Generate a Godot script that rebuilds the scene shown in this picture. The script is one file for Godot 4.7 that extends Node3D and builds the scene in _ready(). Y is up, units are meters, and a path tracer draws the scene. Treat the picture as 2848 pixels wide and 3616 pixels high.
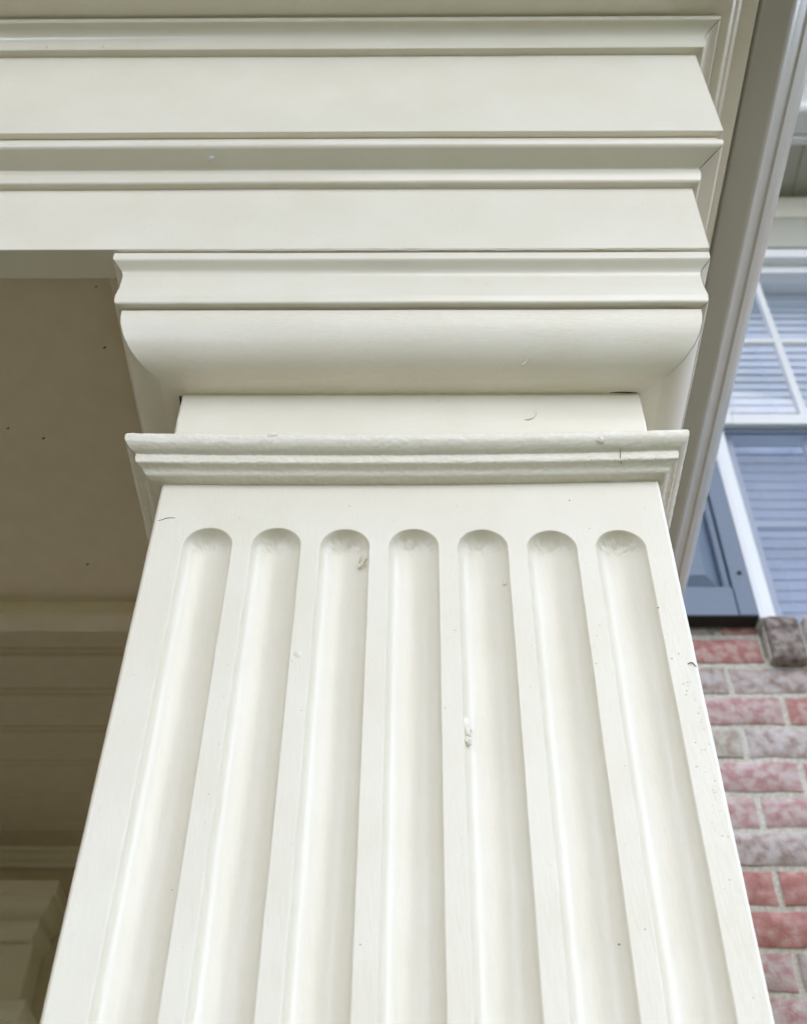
extends Node3D
# An old porch column seen from below: fluted square shaft, capital, entablature, the house behind.

var rng := RandomNumberGenerator.new()
var wob := FastNoiseLite.new()      # slow waviness of hand-built trim
var fine := FastNoiseLite.new()     # lumpy old paint
var used := {}
var M := {}

# ---------------------------------------------------------------- naming
func numbered(called: String) -> String:
	var n: int = used.get(called, 0)
	used[called] = n + 1
	return called if n == 0 else "%s_%03d" % [called, n]

func thing(called: String, label: String, category: String, at := Vector3.ZERO, group := "") -> Node3D:
	var o := Node3D.new()
	o.name = numbered(called)
	add_child(o)
	o.position = at
	o.set_meta("label", label)
	o.set_meta("category", category)
	o.set_meta("kind", "thing")
	if group: o.set_meta("group", group)
	return o

func obj(called: String, mesh: Mesh, mat: Material, parent: Node3D, label := "", kind := "") -> MeshInstance3D:
	var o := MeshInstance3D.new()
	o.name = called
	o.mesh = mesh
	o.material_override = mat
	parent.add_child(o, true)
	if label: o.set_meta("label", label)
	if kind: o.set_meta("kind", kind)
	return o

func structure(called: String, mesh: Mesh, mat: Material, label: String) -> MeshInstance3D:
	var o := obj(called, mesh, mat, self, label, "structure")
	return o

# ---------------------------------------------------------------- mesh helpers
func begin() -> SurfaceTool:
	var st := SurfaceTool.new()
	st.begin(Mesh.PRIMITIVE_TRIANGLES)
	return st

func tri(st: SurfaceTool, a: Vector3, b: Vector3, c: Vector3, na: Vector3, nb: Vector3, nc: Vector3) -> void:
	var g := (b - a).cross(c - a)
	if g.length_squared() < 1e-18: return
	if g.dot(na + nb + nc) > 0.0:
		var t := b; b = c; c = t
		t = nb; nb = nc; nc = t
	st.set_normal(na); st.add_vertex(a)
	st.set_normal(nb); st.add_vertex(b)
	st.set_normal(nc); st.add_vertex(c)

func quad(st: SurfaceTool, a: Vector3, b: Vector3, c: Vector3, d: Vector3, n: Vector3) -> void:
	tri(st, a, b, c, n, n, n)
	tri(st, a, c, d, n, n, n)

func box(st: SurfaceTool, lo: Vector3, hi: Vector3, bev := 0.0) -> void:
	# a box with all edges chamfered
	var c := (lo + hi) * 0.5
	var h := (hi - lo) * 0.5
	var b: float = min(bev, min(h.x, min(h.y, h.z)) * 0.6)
	for ax in 3:
		for s in [-1.0, 1.0]:
			var u := (ax + 1) % 3
			var v := (ax + 2) % 3
			var n := Vector3.ZERO
			n[ax] = s
			var p: Array[Vector3] = []
			for q in [[-1, -1], [1, -1], [1, 1], [-1, 1]]:
				var w := Vector3.ZERO
				w[ax] = s * h[ax]
				w[u] = q[0] * (h[u] - b)
				w[v] = q[1] * (h[v] - b)
				p.append(c + w)
			quad(st, p[0], p[1], p[2], p[3], n)
	if b <= 0.0: return
	for ax in 3:                       # the twelve chamfers
		var u := (ax + 1) % 3
		var v := (ax + 2) % 3
		for su in [-1.0, 1.0]:
			for sv in [-1.0, 1.0]:
				var n := Vector3.ZERO
				n[u] = su; n[v] = sv
				var p: Array[Vector3] = []
				for q in [[-1, 0], [1, 0], [1, 1], [-1, 1]]:
					var w := Vector3.ZERO
					w[ax] = q[0] * (h[ax] - b)
					w[u] = su * (h[u] - (b if q[1] else 0.0))
					w[v] = sv * (h[v] - (0.0 if q[1] else b))
					p.append(c + w)
				quad(st, p[0], p[1], p[2], p[3], n.normalized())
	for sx in [-1.0, 1.0]:             # the eight corners
		for sy in [-1.0, 1.0]:
			for sz in [-1.0, 1.0]:
				var s := Vector3(sx, sy, sz)
				var n := s.normalized()
				var p1 := c + s * (h - Vector3(0, b, b))
				var p2 := c + s * (h - Vector3(b, 0, b))
				var p3 := c + s * (h - Vector3(b, b, 0))
				tri(st, p1, p2, p3, n, n, n)

func boxmesh(lo: Vector3, hi: Vector3, bev := 0.0015) -> ArrayMesh:
	var st := begin()
	box(st, lo, hi, bev)
	return st.commit()

# rounds the corners of a profile: pts = [[o, y, radius], ...]
func rounded(pts: Array) -> PackedVector2Array:
	var out := PackedVector2Array()
	for i in pts.size():
		var p := Vector2(pts[i][0], pts[i][1])
		var r: float = pts[i][2] if pts[i].size() > 2 else 0.0
		if r <= 0.0 or i == 0 or i == pts.size() - 1:
			out.append(p)
			continue
		var a := Vector2(pts[i - 1][0], pts[i - 1][1])
		var b := Vector2(pts[i + 1][0], pts[i + 1][1])
		var pa := p + (a - p).limit_length(min(r, (a - p).length() * 0.48))
		var pb := p + (b - p).limit_length(min(r, (b - p).length() * 0.48))
		for k in 5:
			var t := k / 4.0
			out.append(pa.lerp(p, t).lerp(p.lerp(pb, t), t))
	return out

# a grid of points rows[i][j]; j runs along the profile. Creases where the profile turns sharply.
func grid(st: SurfaceTool, rows: Array, outward: Callable, crease := 0.7) -> void:
	var ni := rows.size()
	var nj: int = rows[0].size()
	var segn: Array = []              # normal of every quad
	for i in ni - 1:
		var line := PackedVector3Array()
		for j in nj - 1:
			var a: Vector3 = rows[i][j]
			var b: Vector3 = rows[i + 1][j]
			var c: Vector3 = rows[i][j + 1]
			var d: Vector3 = rows[i + 1][j + 1]
			var n := (d - a).cross(b - c)
			if n.dot(outward.call((a + d) * 0.5)) < 0.0: n = -n
			line.append(n)            # its length weighs by area
		segn.append(line)
	var get_n := func(i: int, j: int, qj: int) -> Vector3:
		# normal at vertex (i, j) as seen from quad column qj
		var sum := Vector3.ZERO
		var mine: Vector3 = (segn[min(i, ni - 2)][qj] as Vector3).normalized()
		for ii in [i - 1, i]:
			if ii < 0 or ii > ni - 2: continue
			for jj in [j - 1, j]:
				if jj < 0 or jj > nj - 2: continue
				var n: Vector3 = segn[ii][jj]
				if jj == qj or n.normalized().dot(mine) > crease: sum += n
		return sum.normalized()
	for i in ni - 1:
		for j in nj - 1:
			var a: Vector3 = rows[i][j]
			var b: Vector3 = rows[i + 1][j]
			var c: Vector3 = rows[i + 1][j + 1]
			var d: Vector3 = rows[i][j + 1]
			var na: Vector3 = get_n.call(i, j, j)
			var nb: Vector3 = get_n.call(i + 1, j, j)
			var nc: Vector3 = get_n.call(i + 1, j + 1, j)
			var nd: Vector3 = get_n.call(i, j + 1, j)
			tri(st, a, b, c, na, nb, nc)
			tri(st, a, c, d, na, nc, nd)

# sweeps a profile (offset, height) along straight runs with mitred ends.
# run = [a, da, b, db]: a point of the profile stands at a + offset * da at one end, b + offset * db at the other.
func sweep(prof: PackedVector2Array, runs: Array, step := 0.03, wave := 0.0004, lump := 0.0, slant := Vector2.ZERO) -> ArrayMesh:
	var st := begin()
	# fine profiles for lumpy paint
	var pr := prof
	if lump > 0.0:
		pr = PackedVector2Array()
		for j in prof.size() - 1:
			var m := int(ceil((prof[j + 1] - prof[j]).length() / 0.0016))
			for k in m: pr.append(prof[j].lerp(prof[j + 1], float(k) / m))
		pr.append(prof[prof.size() - 1])
	var mid := Vector2.ZERO
	for p in pr: mid += p / pr.size()
	for r in runs:
		var a: Vector3 = r[0]
		var b: Vector3 = r[2]
		var len := (b - a).length()
		var n := int(max(1.0, ceil(len / step)))
		var out := Vector3.UP.cross((b - a).normalized())
		if out.dot(r[1]) < 0.0: out = -out
		var rows: Array = []
		for i in n + 1:
			var t := float(i) / n
			var row := PackedVector3Array()
			for p in pr:
				var q: Vector3 = (a + r[1] * p.x).lerp(b + r[3] * p.x, t) + Vector3(0, p.y, 0)
				var w := wob.get_noise_3d(q.x * 9.0, q.y * 30.0, q.z * 9.0)
				var w2 := wob.get_noise_3d(q.x * 9.0 + 50.0, q.y * 30.0, q.z * 9.0)
				q += out * w * wave + Vector3(0, w2 * wave, 0)
				q.y += slant.x * q.x + slant.y * (1.0 - 44.0 * q.x * q.x)
				if lump > 0.0:
					q += out * lump * (fine.get_noise_3dv(q * 300.0) + 0.7 * fine.get_noise_3dv(q * 640.0)) 
					q.y += lump * 0.8 * fine.get_noise_3dv(q * 300.0 + Vector3(31, 0, 0))
				row.append(q)
			rows.append(row)
		var face := signf((pr[pr.size() - 1] - pr[0]).y)
		if face == 0.0: face = 1.0
		# outward = left-hand side of the profile going up
		for j in pr.size() - 1:
			pass
		grid_profile(st, rows, pr, out)
	return st.commit()

# like grid, with outward taken from the profile: going up it, the outside lies on the offset side
func grid_profile(st: SurfaceTool, rows: Array, pr: PackedVector2Array, out: Vector3) -> void:
	var ni := rows.size()
	var nj: int = pr.size()
	var segn: Array = []
	for i in ni - 1:
		var line := PackedVector3Array()
		for j in nj - 1:
			var a: Vector3 = rows[i][j]
			var b: Vector3 = rows[i + 1][j]
			var c: Vector3 = rows[i][j + 1]
			var d: Vector3 = rows[i + 1][j + 1]
			var n := (d - a).cross(b - c)
			var t := pr[j + 1] - pr[j]
			var want := out * t.y + Vector3(0, -t.x, 0)
			if n.dot(want) < 0.0: n = -n
			line.append(n)
		segn.append(line)
	var vn: Array = []                # per vertex, two normals: seen from the column below and the one above
	for i in ni:
		var row: Array = []
		for j in nj:
			var lo := Vector3.ZERO
			var hi := Vector3.ZERO
			for ii in [i - 1, i]:
				if ii < 0 or ii > ni - 2: continue
				if j > 0: lo += segn[ii][j - 1]
				if j < nj - 1: hi += segn[ii][j]
			if j > 0 and j < nj - 1 and lo.normalized().dot(hi.normalized()) > 0.72:
				lo += hi
				hi = lo
			row.append([lo.normalized(), hi.normalized()])
		vn.append(row)
	for i in ni - 1:
		for j in nj - 1:
			tri(st, rows[i][j], rows[i + 1][j], rows[i + 1][j + 1], vn[i][j][1], vn[i + 1][j][1], vn[i + 1][j + 1][0])
			tri(st, rows[i][j], rows[i + 1][j + 1], rows[i][j + 1], vn[i][j][1], vn[i + 1][j + 1][0], vn[i][j + 1][0])

# the four mitred runs round a square block of half widths hx, hz centred at c
func ring(c: Vector3, hx: float, hz: float) -> Array:
	var p := [Vector3(-hx, 0, hz), Vector3(hx, 0, hz), Vector3(hx, 0, -hz), Vector3(-hx, 0, -hz)]
	var d := [Vector3(-1, 0, 1), Vector3(1, 0, 1), Vector3(1, 0, -1), Vector3(-1, 0, -1)]
	var out := []
	for k in 4:
		var l := (k + 1) % 4
		out.append([c + p[k], d[k], c + p[l], d[l]])
	return out

# ---------------------------------------------------------------- materials
func noise_tex(freq: float, seed_: int, lo: Color, hi: Color, mid := 0.5, oct := 4, size := 512, stops := []) -> NoiseTexture2D:
	var n := FastNoiseLite.new()
	n.seed = seed_
	n.frequency = freq
	n.fractal_octaves = oct
	var t := NoiseTexture2D.new()
	t.width = size; t.height = size
	t.seamless = true
	t.noise = n
	var g := Gradient.new()
	g.offsets = PackedFloat32Array([max(0.0, mid - 0.3), min(1.0, mid + 0.3)])
	g.colors = PackedColorArray([lo, hi])
	if stops.size() > 0:
		g.offsets = PackedFloat32Array([0.12, 0.36, 0.5, 0.64, 0.9])
		g.colors = PackedColorArray(stops)
	t.color_ramp = g
	return t

func bump_tex(freq: float, seed_: int, strength: float, oct := 4, size := 512) -> NoiseTexture2D:
	var n := FastNoiseLite.new()
	n.seed = seed_
	n.frequency = freq
	n.fractal_octaves = oct
	var t := NoiseTexture2D.new()
	t.width = size; t.height = size
	t.seamless = true
	t.as_normal_map = true
	t.bump_strength = strength
	t.noise = n
	return t

func lin(r: float, g: float, b: float) -> Color:
	return Color(r, g, b).linear_to_srgb()

func paint(base: Color, rough: float, bump: Texture2D, scale: Vector3, amount: float, mottle: Texture2D = null) -> StandardMaterial3D:
	var m := StandardMaterial3D.new()
	m.albedo_color = base
	if mottle and scale.x == scale.y: m.albedo_texture = mottle
	elif mottle:                        # brushed paint: its stains keep their own, even scale
		m.detail_enabled = true
		m.detail_blend_mode = BaseMaterial3D.BLEND_MODE_MUL
		m.detail_albedo = mottle
		m.detail_uv_layer = BaseMaterial3D.DETAIL_UV_2
		m.uv2_triplanar = true
		m.uv2_world_triplanar = true
		m.uv2_scale = Vector3(3.1, 3.1, 3.1)
	m.roughness = rough
	m.metallic_specular = 0.5
	m.uv1_triplanar = true
	m.uv1_world_triplanar = true
	m.uv1_scale = scale
	if bump:
		m.normal_enabled = true
		m.normal_texture = bump
		m.normal_scale = amount
	return m

func plain(base: Color, rough: float) -> StandardMaterial3D:
	var m := StandardMaterial3D.new()
	m.albedo_color = base
	m.roughness = rough
	return m

func make_materials() -> void:
	var orange := bump_tex(0.02, 11, 6.0)
	var brush := bump_tex(0.05, 12, 5.0, 4)
	var mottle := noise_tex(0.008, 21, Color(0.985, 0.982, 0.972), Color(1, 1, 1), 0.42, 5)
	var cream := lin(0.845, 0.795, 0.67)
	M.beam = paint(cream, 0.17, brush, Vector3(1.3, 26, 1.3), 0.05, mottle)       # brushed along its length
	M.shaft = paint(cream, 0.34, brush, Vector3(26, 1.3, 26), 0.12, mottle)       # brushed up and down
	M.ovolo = paint(cream, 0.32, brush, Vector3(2, 26, 26), 0.22, mottle)
	M.old = paint(cream, 0.26, orange, Vector3(14, 14, 14), 0.35, mottle)         # thick old paint
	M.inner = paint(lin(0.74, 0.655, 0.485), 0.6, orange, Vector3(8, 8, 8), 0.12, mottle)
	M.trim = paint(lin(0.86, 0.80, 0.64), 0.3, null, Vector3.ONE, 0.0)
	M.alum = paint(lin(0.49, 0.475, 0.405), 0.27, null, Vector3.ONE, 0.0)
	M.white = plain(lin(0.84, 0.85, 0.87), 0.35)
	M.vinyl = plain(lin(0.50, 0.49, 0.43), 0.5)
	M.dark = plain(lin(0.02, 0.018, 0.015), 0.9)
	M.dirt = plain(lin(0.17, 0.15, 0.11), 0.9)
	M.chip = plain(lin(0.60, 0.57, 0.47), 0.8)
	M.rust = plain(lin(0.52, 0.36, 0.17), 0.6)
	M.putty = paint(lin(0.80, 0.79, 0.74), 0.5, orange, Vector3(30, 30, 30), 0.5)
	M.shutter = paint(lin(0.145, 0.19, 0.265), 0.42, orange, Vector3(6, 6, 6), 0.1)
	M.blind = plain(lin(0.74, 0.81, 0.95), 0.45)
	M.room = plain(lin(0.05, 0.05, 0.05), 0.9)
	var glass := StandardMaterial3D.new()
	glass.transparency = BaseMaterial3D.TRANSPARENCY_ALPHA
	glass.albedo_color = Color(0.9, 0.95, 1.0, 0.05)
	glass.roughness = 0.02
	glass.metallic_specular = 0.6
	M.glass = glass
	var mesh_m := StandardMaterial3D.new()
	mesh_m.transparency = BaseMaterial3D.TRANSPARENCY_ALPHA
	mesh_m.albedo_color = Color(0.55, 0.62, 0.75, 0.24)
	mesh_m.roughness = 0.9
	M.screen = mesh_m
	var rough_b := bump_tex(0.03, 13, 9.0, 5)
	var gritty := bump_tex(0.09, 14, 9.0, 4)
	M.mortar = paint(lin(0.74, 0.70, 0.62), 0.95, gritty, Vector3(9, 9, 9), 0.25, noise_tex(0.02, 31, Color(0.88, 0.87, 0.85), Color(1, 1, 1)))
	# old brick, its red showing through a worn limewash; each kind wears differently
	M.brick = []
	var red := lin(0.46, 0.20, 0.17)
	var kinds := [
		[[lin(0.41, 0.20, 0.17), red, lin(0.56, 0.31, 0.29), lin(0.57, 0.39, 0.36), lin(0.57, 0.47, 0.40)], 41],
		[[lin(0.40, 0.16, 0.14), red, lin(0.52, 0.24, 0.21), lin(0.56, 0.29, 0.26), lin(0.58, 0.43, 0.39)], 42],
		[[lin(0.43, 0.22, 0.20), lin(0.50, 0.29, 0.28), lin(0.55, 0.39, 0.37), lin(0.58, 0.46, 0.43), lin(0.62, 0.53, 0.51)], 43],
		[[lin(0.32, 0.23, 0.19), lin(0.44, 0.34, 0.31), lin(0.51, 0.43, 0.40), lin(0.57, 0.50, 0.48), lin(0.62, 0.56, 0.54)], 44],
		[[lin(0.37, 0.25, 0.20), lin(0.44, 0.37, 0.30), lin(0.50, 0.45, 0.38), lin(0.56, 0.51, 0.45), lin(0.60, 0.54, 0.50)], 45],
		[[lin(0.10, 0.08, 0.06), lin(0.20, 0.15, 0.13), lin(0.26, 0.21, 0.18), lin(0.37, 0.31, 0.29), lin(0.43, 0.35, 0.32)], 46]]
	for k in kinds:
		var m := paint(Color.WHITE, 0.9, gritty, Vector3(4, 6, 4), 0.5, noise_tex(0.021, k[1], Color.WHITE, Color.WHITE, 0.5, 5, 512, k[0]))
		m.uv1_offset = Vector3(k[1] * 0.37, k[1] * 0.21, 0)
		M.brick.append(m)
	M.grass = paint(Color.WHITE, 1.0, null, Vector3(0.8, 0.8, 0.8), 0.0, noise_tex(0.03, 51, lin(0.036, 0.033, 0.006), lin(0.050, 0.046, 0.010)))
	M.paving = paint(Color.WHITE, 0.9, null, Vector3(0.6, 0.6, 0.6), 0.0, noise_tex(0.03, 52, lin(0.075, 0.055, 0.029), lin(0.105, 0.077, 0.042)))
	M.bark = paint(Color.WHITE, 0.95, rough_b, Vector3(2, 1, 2), 0.8, noise_tex(0.03, 53, lin(0.09, 0.07, 0.05), lin(0.2, 0.17, 0.13)))
	var leaf := plain(lin(0.055, 0.10, 0.03), 0.6)
	leaf.backlight_enabled = true
	leaf.backlight = lin(0.05, 0.10, 0.02)
	M.leaf = leaf

# ---------------------------------------------------------------- the column
const HALF := 0.15
const ARRIS := 0.0022
const R_OUT := 0.0146                  # half width of a flute with its eased lip

func flute_profile() -> PackedVector2Array:   # (distance from the flute's axis, depth)
	var p := PackedVector2Array()
	p.append(Vector2(R_OUT, 0.0))
	p.append(Vector2(R_OUT - 0.0003, -0.0001))
	p.append(Vector2(R_OUT - 0.0006, -0.0005))
	var r := R_OUT - 0.0007
	for k in range(1, 15):
		var a := PI / 2 * k / 14.0
		p.append(Vector2(r * cos(a), -0.0008 - 0.0088 * sin(a)))
	p[p.size() - 1].x = 0.0
	return p

func flute_mesh(xc: float, top: float, low: float, seed_: float) -> ArrayMesh:
	var pr := flute_profile()
	var st := begin()
	var yc := top - R_OUT
	var cross := PackedVector2Array()
	for i in pr.size(): cross.append(Vector2(-pr[i].x, pr[i].y))
	for i in range(pr.size() - 2, -1, -1): cross.append(pr[i])
	var rows: Array = []
	var n := 60
	for i in n + 1:
		var t := float(i) / n
		var y: float = yc - (yc - low) * t * t
		var row := PackedVector3Array()
		for c in cross:
			var k: float = clampf(-c.y / 0.004, 0.0, 1.0) * smoothstep(0.0, 0.025, yc - y)
			var w := wob.get_noise_3d((xc + c.x) * 60.0 + seed_, y * 6.0, 3.0) * 0.0007 * k
			var e := fine.get_noise_3d(seed_ * 7.0 + signf(c.x) * 9.0, y * 90.0, 0.0) * 0.00035 * (1.0 if c.y < 0.0 else 0.0)
			row.append(Vector3(xc + c.x + e * signf(c.x), y, c.y + w))
		rows.append(row)
	grid(st, rows, func(_p): return Vector3(0, 0, 1), 0.6)
	# the cupped upper end, left rough by the cutter
	rows = []
	for i in 41:
		var a := PI * i / 40.0
		var row := PackedVector3Array()
		for c in pr:
			var k: float = clampf(-c.y / 0.006, 0.0, 1.0)
			var q := Vector3(xc + cos(a) * c.x, yc + sin(a) * c.x, c.y)
			q.z += k * (0.35 + 0.45 * absf(sin(seed_ * 1.9))) * smoothstep(0.0, 0.006, q.y - yc) * (0.0011 * fine.get_noise_3d(q.x * 420.0, q.y * 420.0, seed_) + 0.0011 * fine.get_noise_3d(q.x * 160.0, q.y * 160.0, seed_ + 9.0))
			row.append(q)
		rows.append(row)
	grid(st, rows, func(_p): return Vector3(0, -0.3, 1), 0.5)
	return st.commit()

func flute_x(i: int) -> float:
	return -HALF + 0.0199 + 0.0142 + 0.0394 * i

func flute_top(i: int) -> float:
	return 0.4830 - 0.00035 * i + 0.0004 * sin(i * 2.3)

# the flat of one face with seven round-headed slots, and its left arris
func face_mesh(y0: float, y1: float, low: float, slots: bool) -> ArrayMesh:
	var st := begin()
	var n := Vector3(0, 0, 1)
	var e := HALF - ARRIS
	if slots:
		var line := 0.492
		quad(st, Vector3(-e, line, 0), Vector3(e, line, 0), Vector3(e, y1, 0), Vector3(-e, y1, 0), n)
		quad(st, Vector3(-e, y0, 0), Vector3(e, y0, 0), Vector3(e, low, 0), Vector3(-e, low, 0), n)
		var x := -e
		for i in 8:
			var x2: float = flute_x(i) - R_OUT if i < 7 else e
			quad(st, Vector3(x, low, 0), Vector3(x2, low, 0), Vector3(x2, line, 0), Vector3(x, line, 0), n)
			if i == 7: break
			var xc := flute_x(i)
			var yc := flute_top(i) - R_OUT
			for k in 24:
				var a := PI * k / 24.0
				var b := PI * (k + 1) / 24.0
				var p := Vector3(xc + cos(a) * R_OUT, yc + sin(a) * R_OUT, 0)
				var q := Vector3(xc + cos(b) * R_OUT, yc + sin(b) * R_OUT, 0)
				quad(st, p, q, Vector3(q.x, line, 0), Vector3(p.x, line, 0), n)
			x = xc + R_OUT
	else:
		quad(st, Vector3(-e, y0, 0), Vector3(e, y0, 0), Vector3(e, y1, 0), Vector3(-e, y1, 0), n)
	# eased corner on the right of the face, a little worn and uneven
	var rows: Array = []
	var m := 90
	for i in m + 1:
		var y := lerpf(y0, y1, float(i) / m)
		var row := PackedVector3Array()
		for k in 6:
			var a := PI / 2 * k / 5.0
			var w := 0.0004 * fine.get_noise_2d(y * 60.0, 4.0) * sin(2.0 * a)
			row.append(Vector3(e + sin(a) * (ARRIS + w), y, -ARRIS + cos(a) * (ARRIS + w)))
		rows.append(row)
	grid(st, rows, func(_p): return Vector3(1, 0, 1), 0.3)
	return st.commit()

func column() -> void:
	var t := thing("porch_column", "square fluted porch column in thick cream paint carrying the entablature", "column", Vector3(0, -1.5, -HALF))
	var up := Vector3(0, 1.5, 0)
	var low := -1.18
	var shaft_face := face_mesh(-1.27, 0.5245, low, true)
	var neck_face := face_mesh(0.5245, 0.6085, 0.0, false)
	var shaft := Node3D.new()
	shaft.name = "shaft"
	t.add_child(shaft)
	for k in 4:
		var at := Transform3D(Basis(Vector3.UP, PI / 2 * k), up) * Transform3D(Basis(), Vector3(0, 0, HALF))
		var f := obj("face", shaft_face, M.shaft, shaft)
		f.transform = at
		if k == 2: continue
	var names: Array = []
	for i in 7:
		names.append(flute_mesh(flute_x(i), flute_top(i), low, i * 3.7))
	for k in [0, 1, 3]:
		for i in 7:
			var f := obj("flute", names[i], M.shaft, shaft)
			f.transform = Transform3D(Basis(Vector3.UP, PI / 2 * k), up) * Transform3D(Basis(), Vector3(0, 0, HALF))
	# plate closing the foot of the flutes
	var necks := Node3D.new()
	necks.name = "necking"
	t.add_child(necks)
	for k in 4:
		var f := obj("neck_face", neck_face, M.beam, necks)
		f.transform = Transform3D(Basis(Vector3.UP, PI / 2 * k), up) * Transform3D(Basis(), Vector3(0, 0, HALF))
	var c := Vector3(-0.0019, 1.5, 0)
	# astragal: a worn bead over two steps
	var astr := rounded([[-0.002, 0.5215], [0.0035, 0.5215, 0.001], [0.0065, 0.5225, 0.0015], [0.0080, 0.5255, 0.0015], [0.0105, 0.5268, 0.001], [0.0125, 0.5275, 0.0012], [0.0132, 0.5318, 0.0015],
		[0.0128, 0.5338, 0.001], [0.0165, 0.5352, 0.002], [0.0194, 0.5385, 0.003], [0.0204, 0.5425, 0.003], [0.0192, 0.5462, 0.0025], [0.0165, 0.5478, 0.002], [0.001, 0.5482]])
	obj("astragal", sweep(astr, ring(c, 0.1505, 0.15), 0.0011, 0.0005, 0.00034, Vector2(0.010, -0.0022)), M.old, t)
	c = Vector3(0, 1.5, 0)
	# echinus: one large quarter round
	var echinus := [[-0.002, 0.6070], [0.0060, 0.6066, 0.0015], [0.0125, 0.6058, 0.003]]
	for k in 11:
		var a := PI / 2 * k / 10.0
		echinus.append([0.0135 + 0.0262 * sin(a), 0.6438 - 0.0378 * cos(a)])
	echinus.append([0.0399, 0.6448, 0.0006])
	echinus.append([0.030, 0.6449])
	obj("echinus", sweep(rounded(echinus), ring(c, HALF, HALF), 0.02, 0.0006), M.ovolo, t)
	# abacus: fillet, hollow and a tall band
	var aba := rounded([[0.030, 0.6462], [0.0436, 0.6466, 0.0008], [0.0444, 0.6480, 0.0006], [0.0449, 0.6540, 0.001], [0.0440, 0.6660, 0.004], [0.0442, 0.6785, 0.002], [0.0452, 0.6822, 0.003], [0.0505, 0.6872, 0.0012], [0.0514, 0.6885, 0.0008], [0.0517, 0.6955, 0.0008], [0.030, 0.6958]])
	obj("abacus", sweep(aba, ring(c, HALF, HALF), 0.02, 0.0007), M.beam, t)
	# plinth and base moulding, below the picture
	obj("plinth", boxmesh(Vector3(-0.2, 0, -0.2), Vector3(0.2, 0.15, 0.2), 0.004), M.beam, t)
	var bm := rounded([[0.035, 0.15], [0.047, 0.165, 0.01], [0.035, 0.185, 0.006], [0.02, 0.205, 0.008], [-0.002, 0.232]])
	obj("base_moulding", sweep(bm, ring(Vector3.ZERO, HALF, HALF), 0.05), M.beam, t)

# ---------------------------------------------------------------- the entablature
const WALL := -1.29
const FAR_LEFT := -2.6

func front_and_side() -> Array:
	return [[Vector3(FAR_LEFT, 0, 0), Vector3(0, 0, 1), Vector3(HALF, 0, 0), Vector3(1, 0, 1)],
		[Vector3(HALF, 0, 0), Vector3(1, 0, 1), Vector3(HALF, 0, WALL), Vector3(1, 0, 0)]]

func cornice_runs() -> Array:
	return [[Vector3(FAR_LEFT, 0, 0.012), Vector3(0, 0, 1), Vector3(HALF, 0, 0.012), Vector3(1, 0, 1)],
		[Vector3(HALF, 0, 0.012), Vector3(1, 0, 1), Vector3(HALF, 0, WALL), Vector3(1, 0, 0)]]

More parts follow.
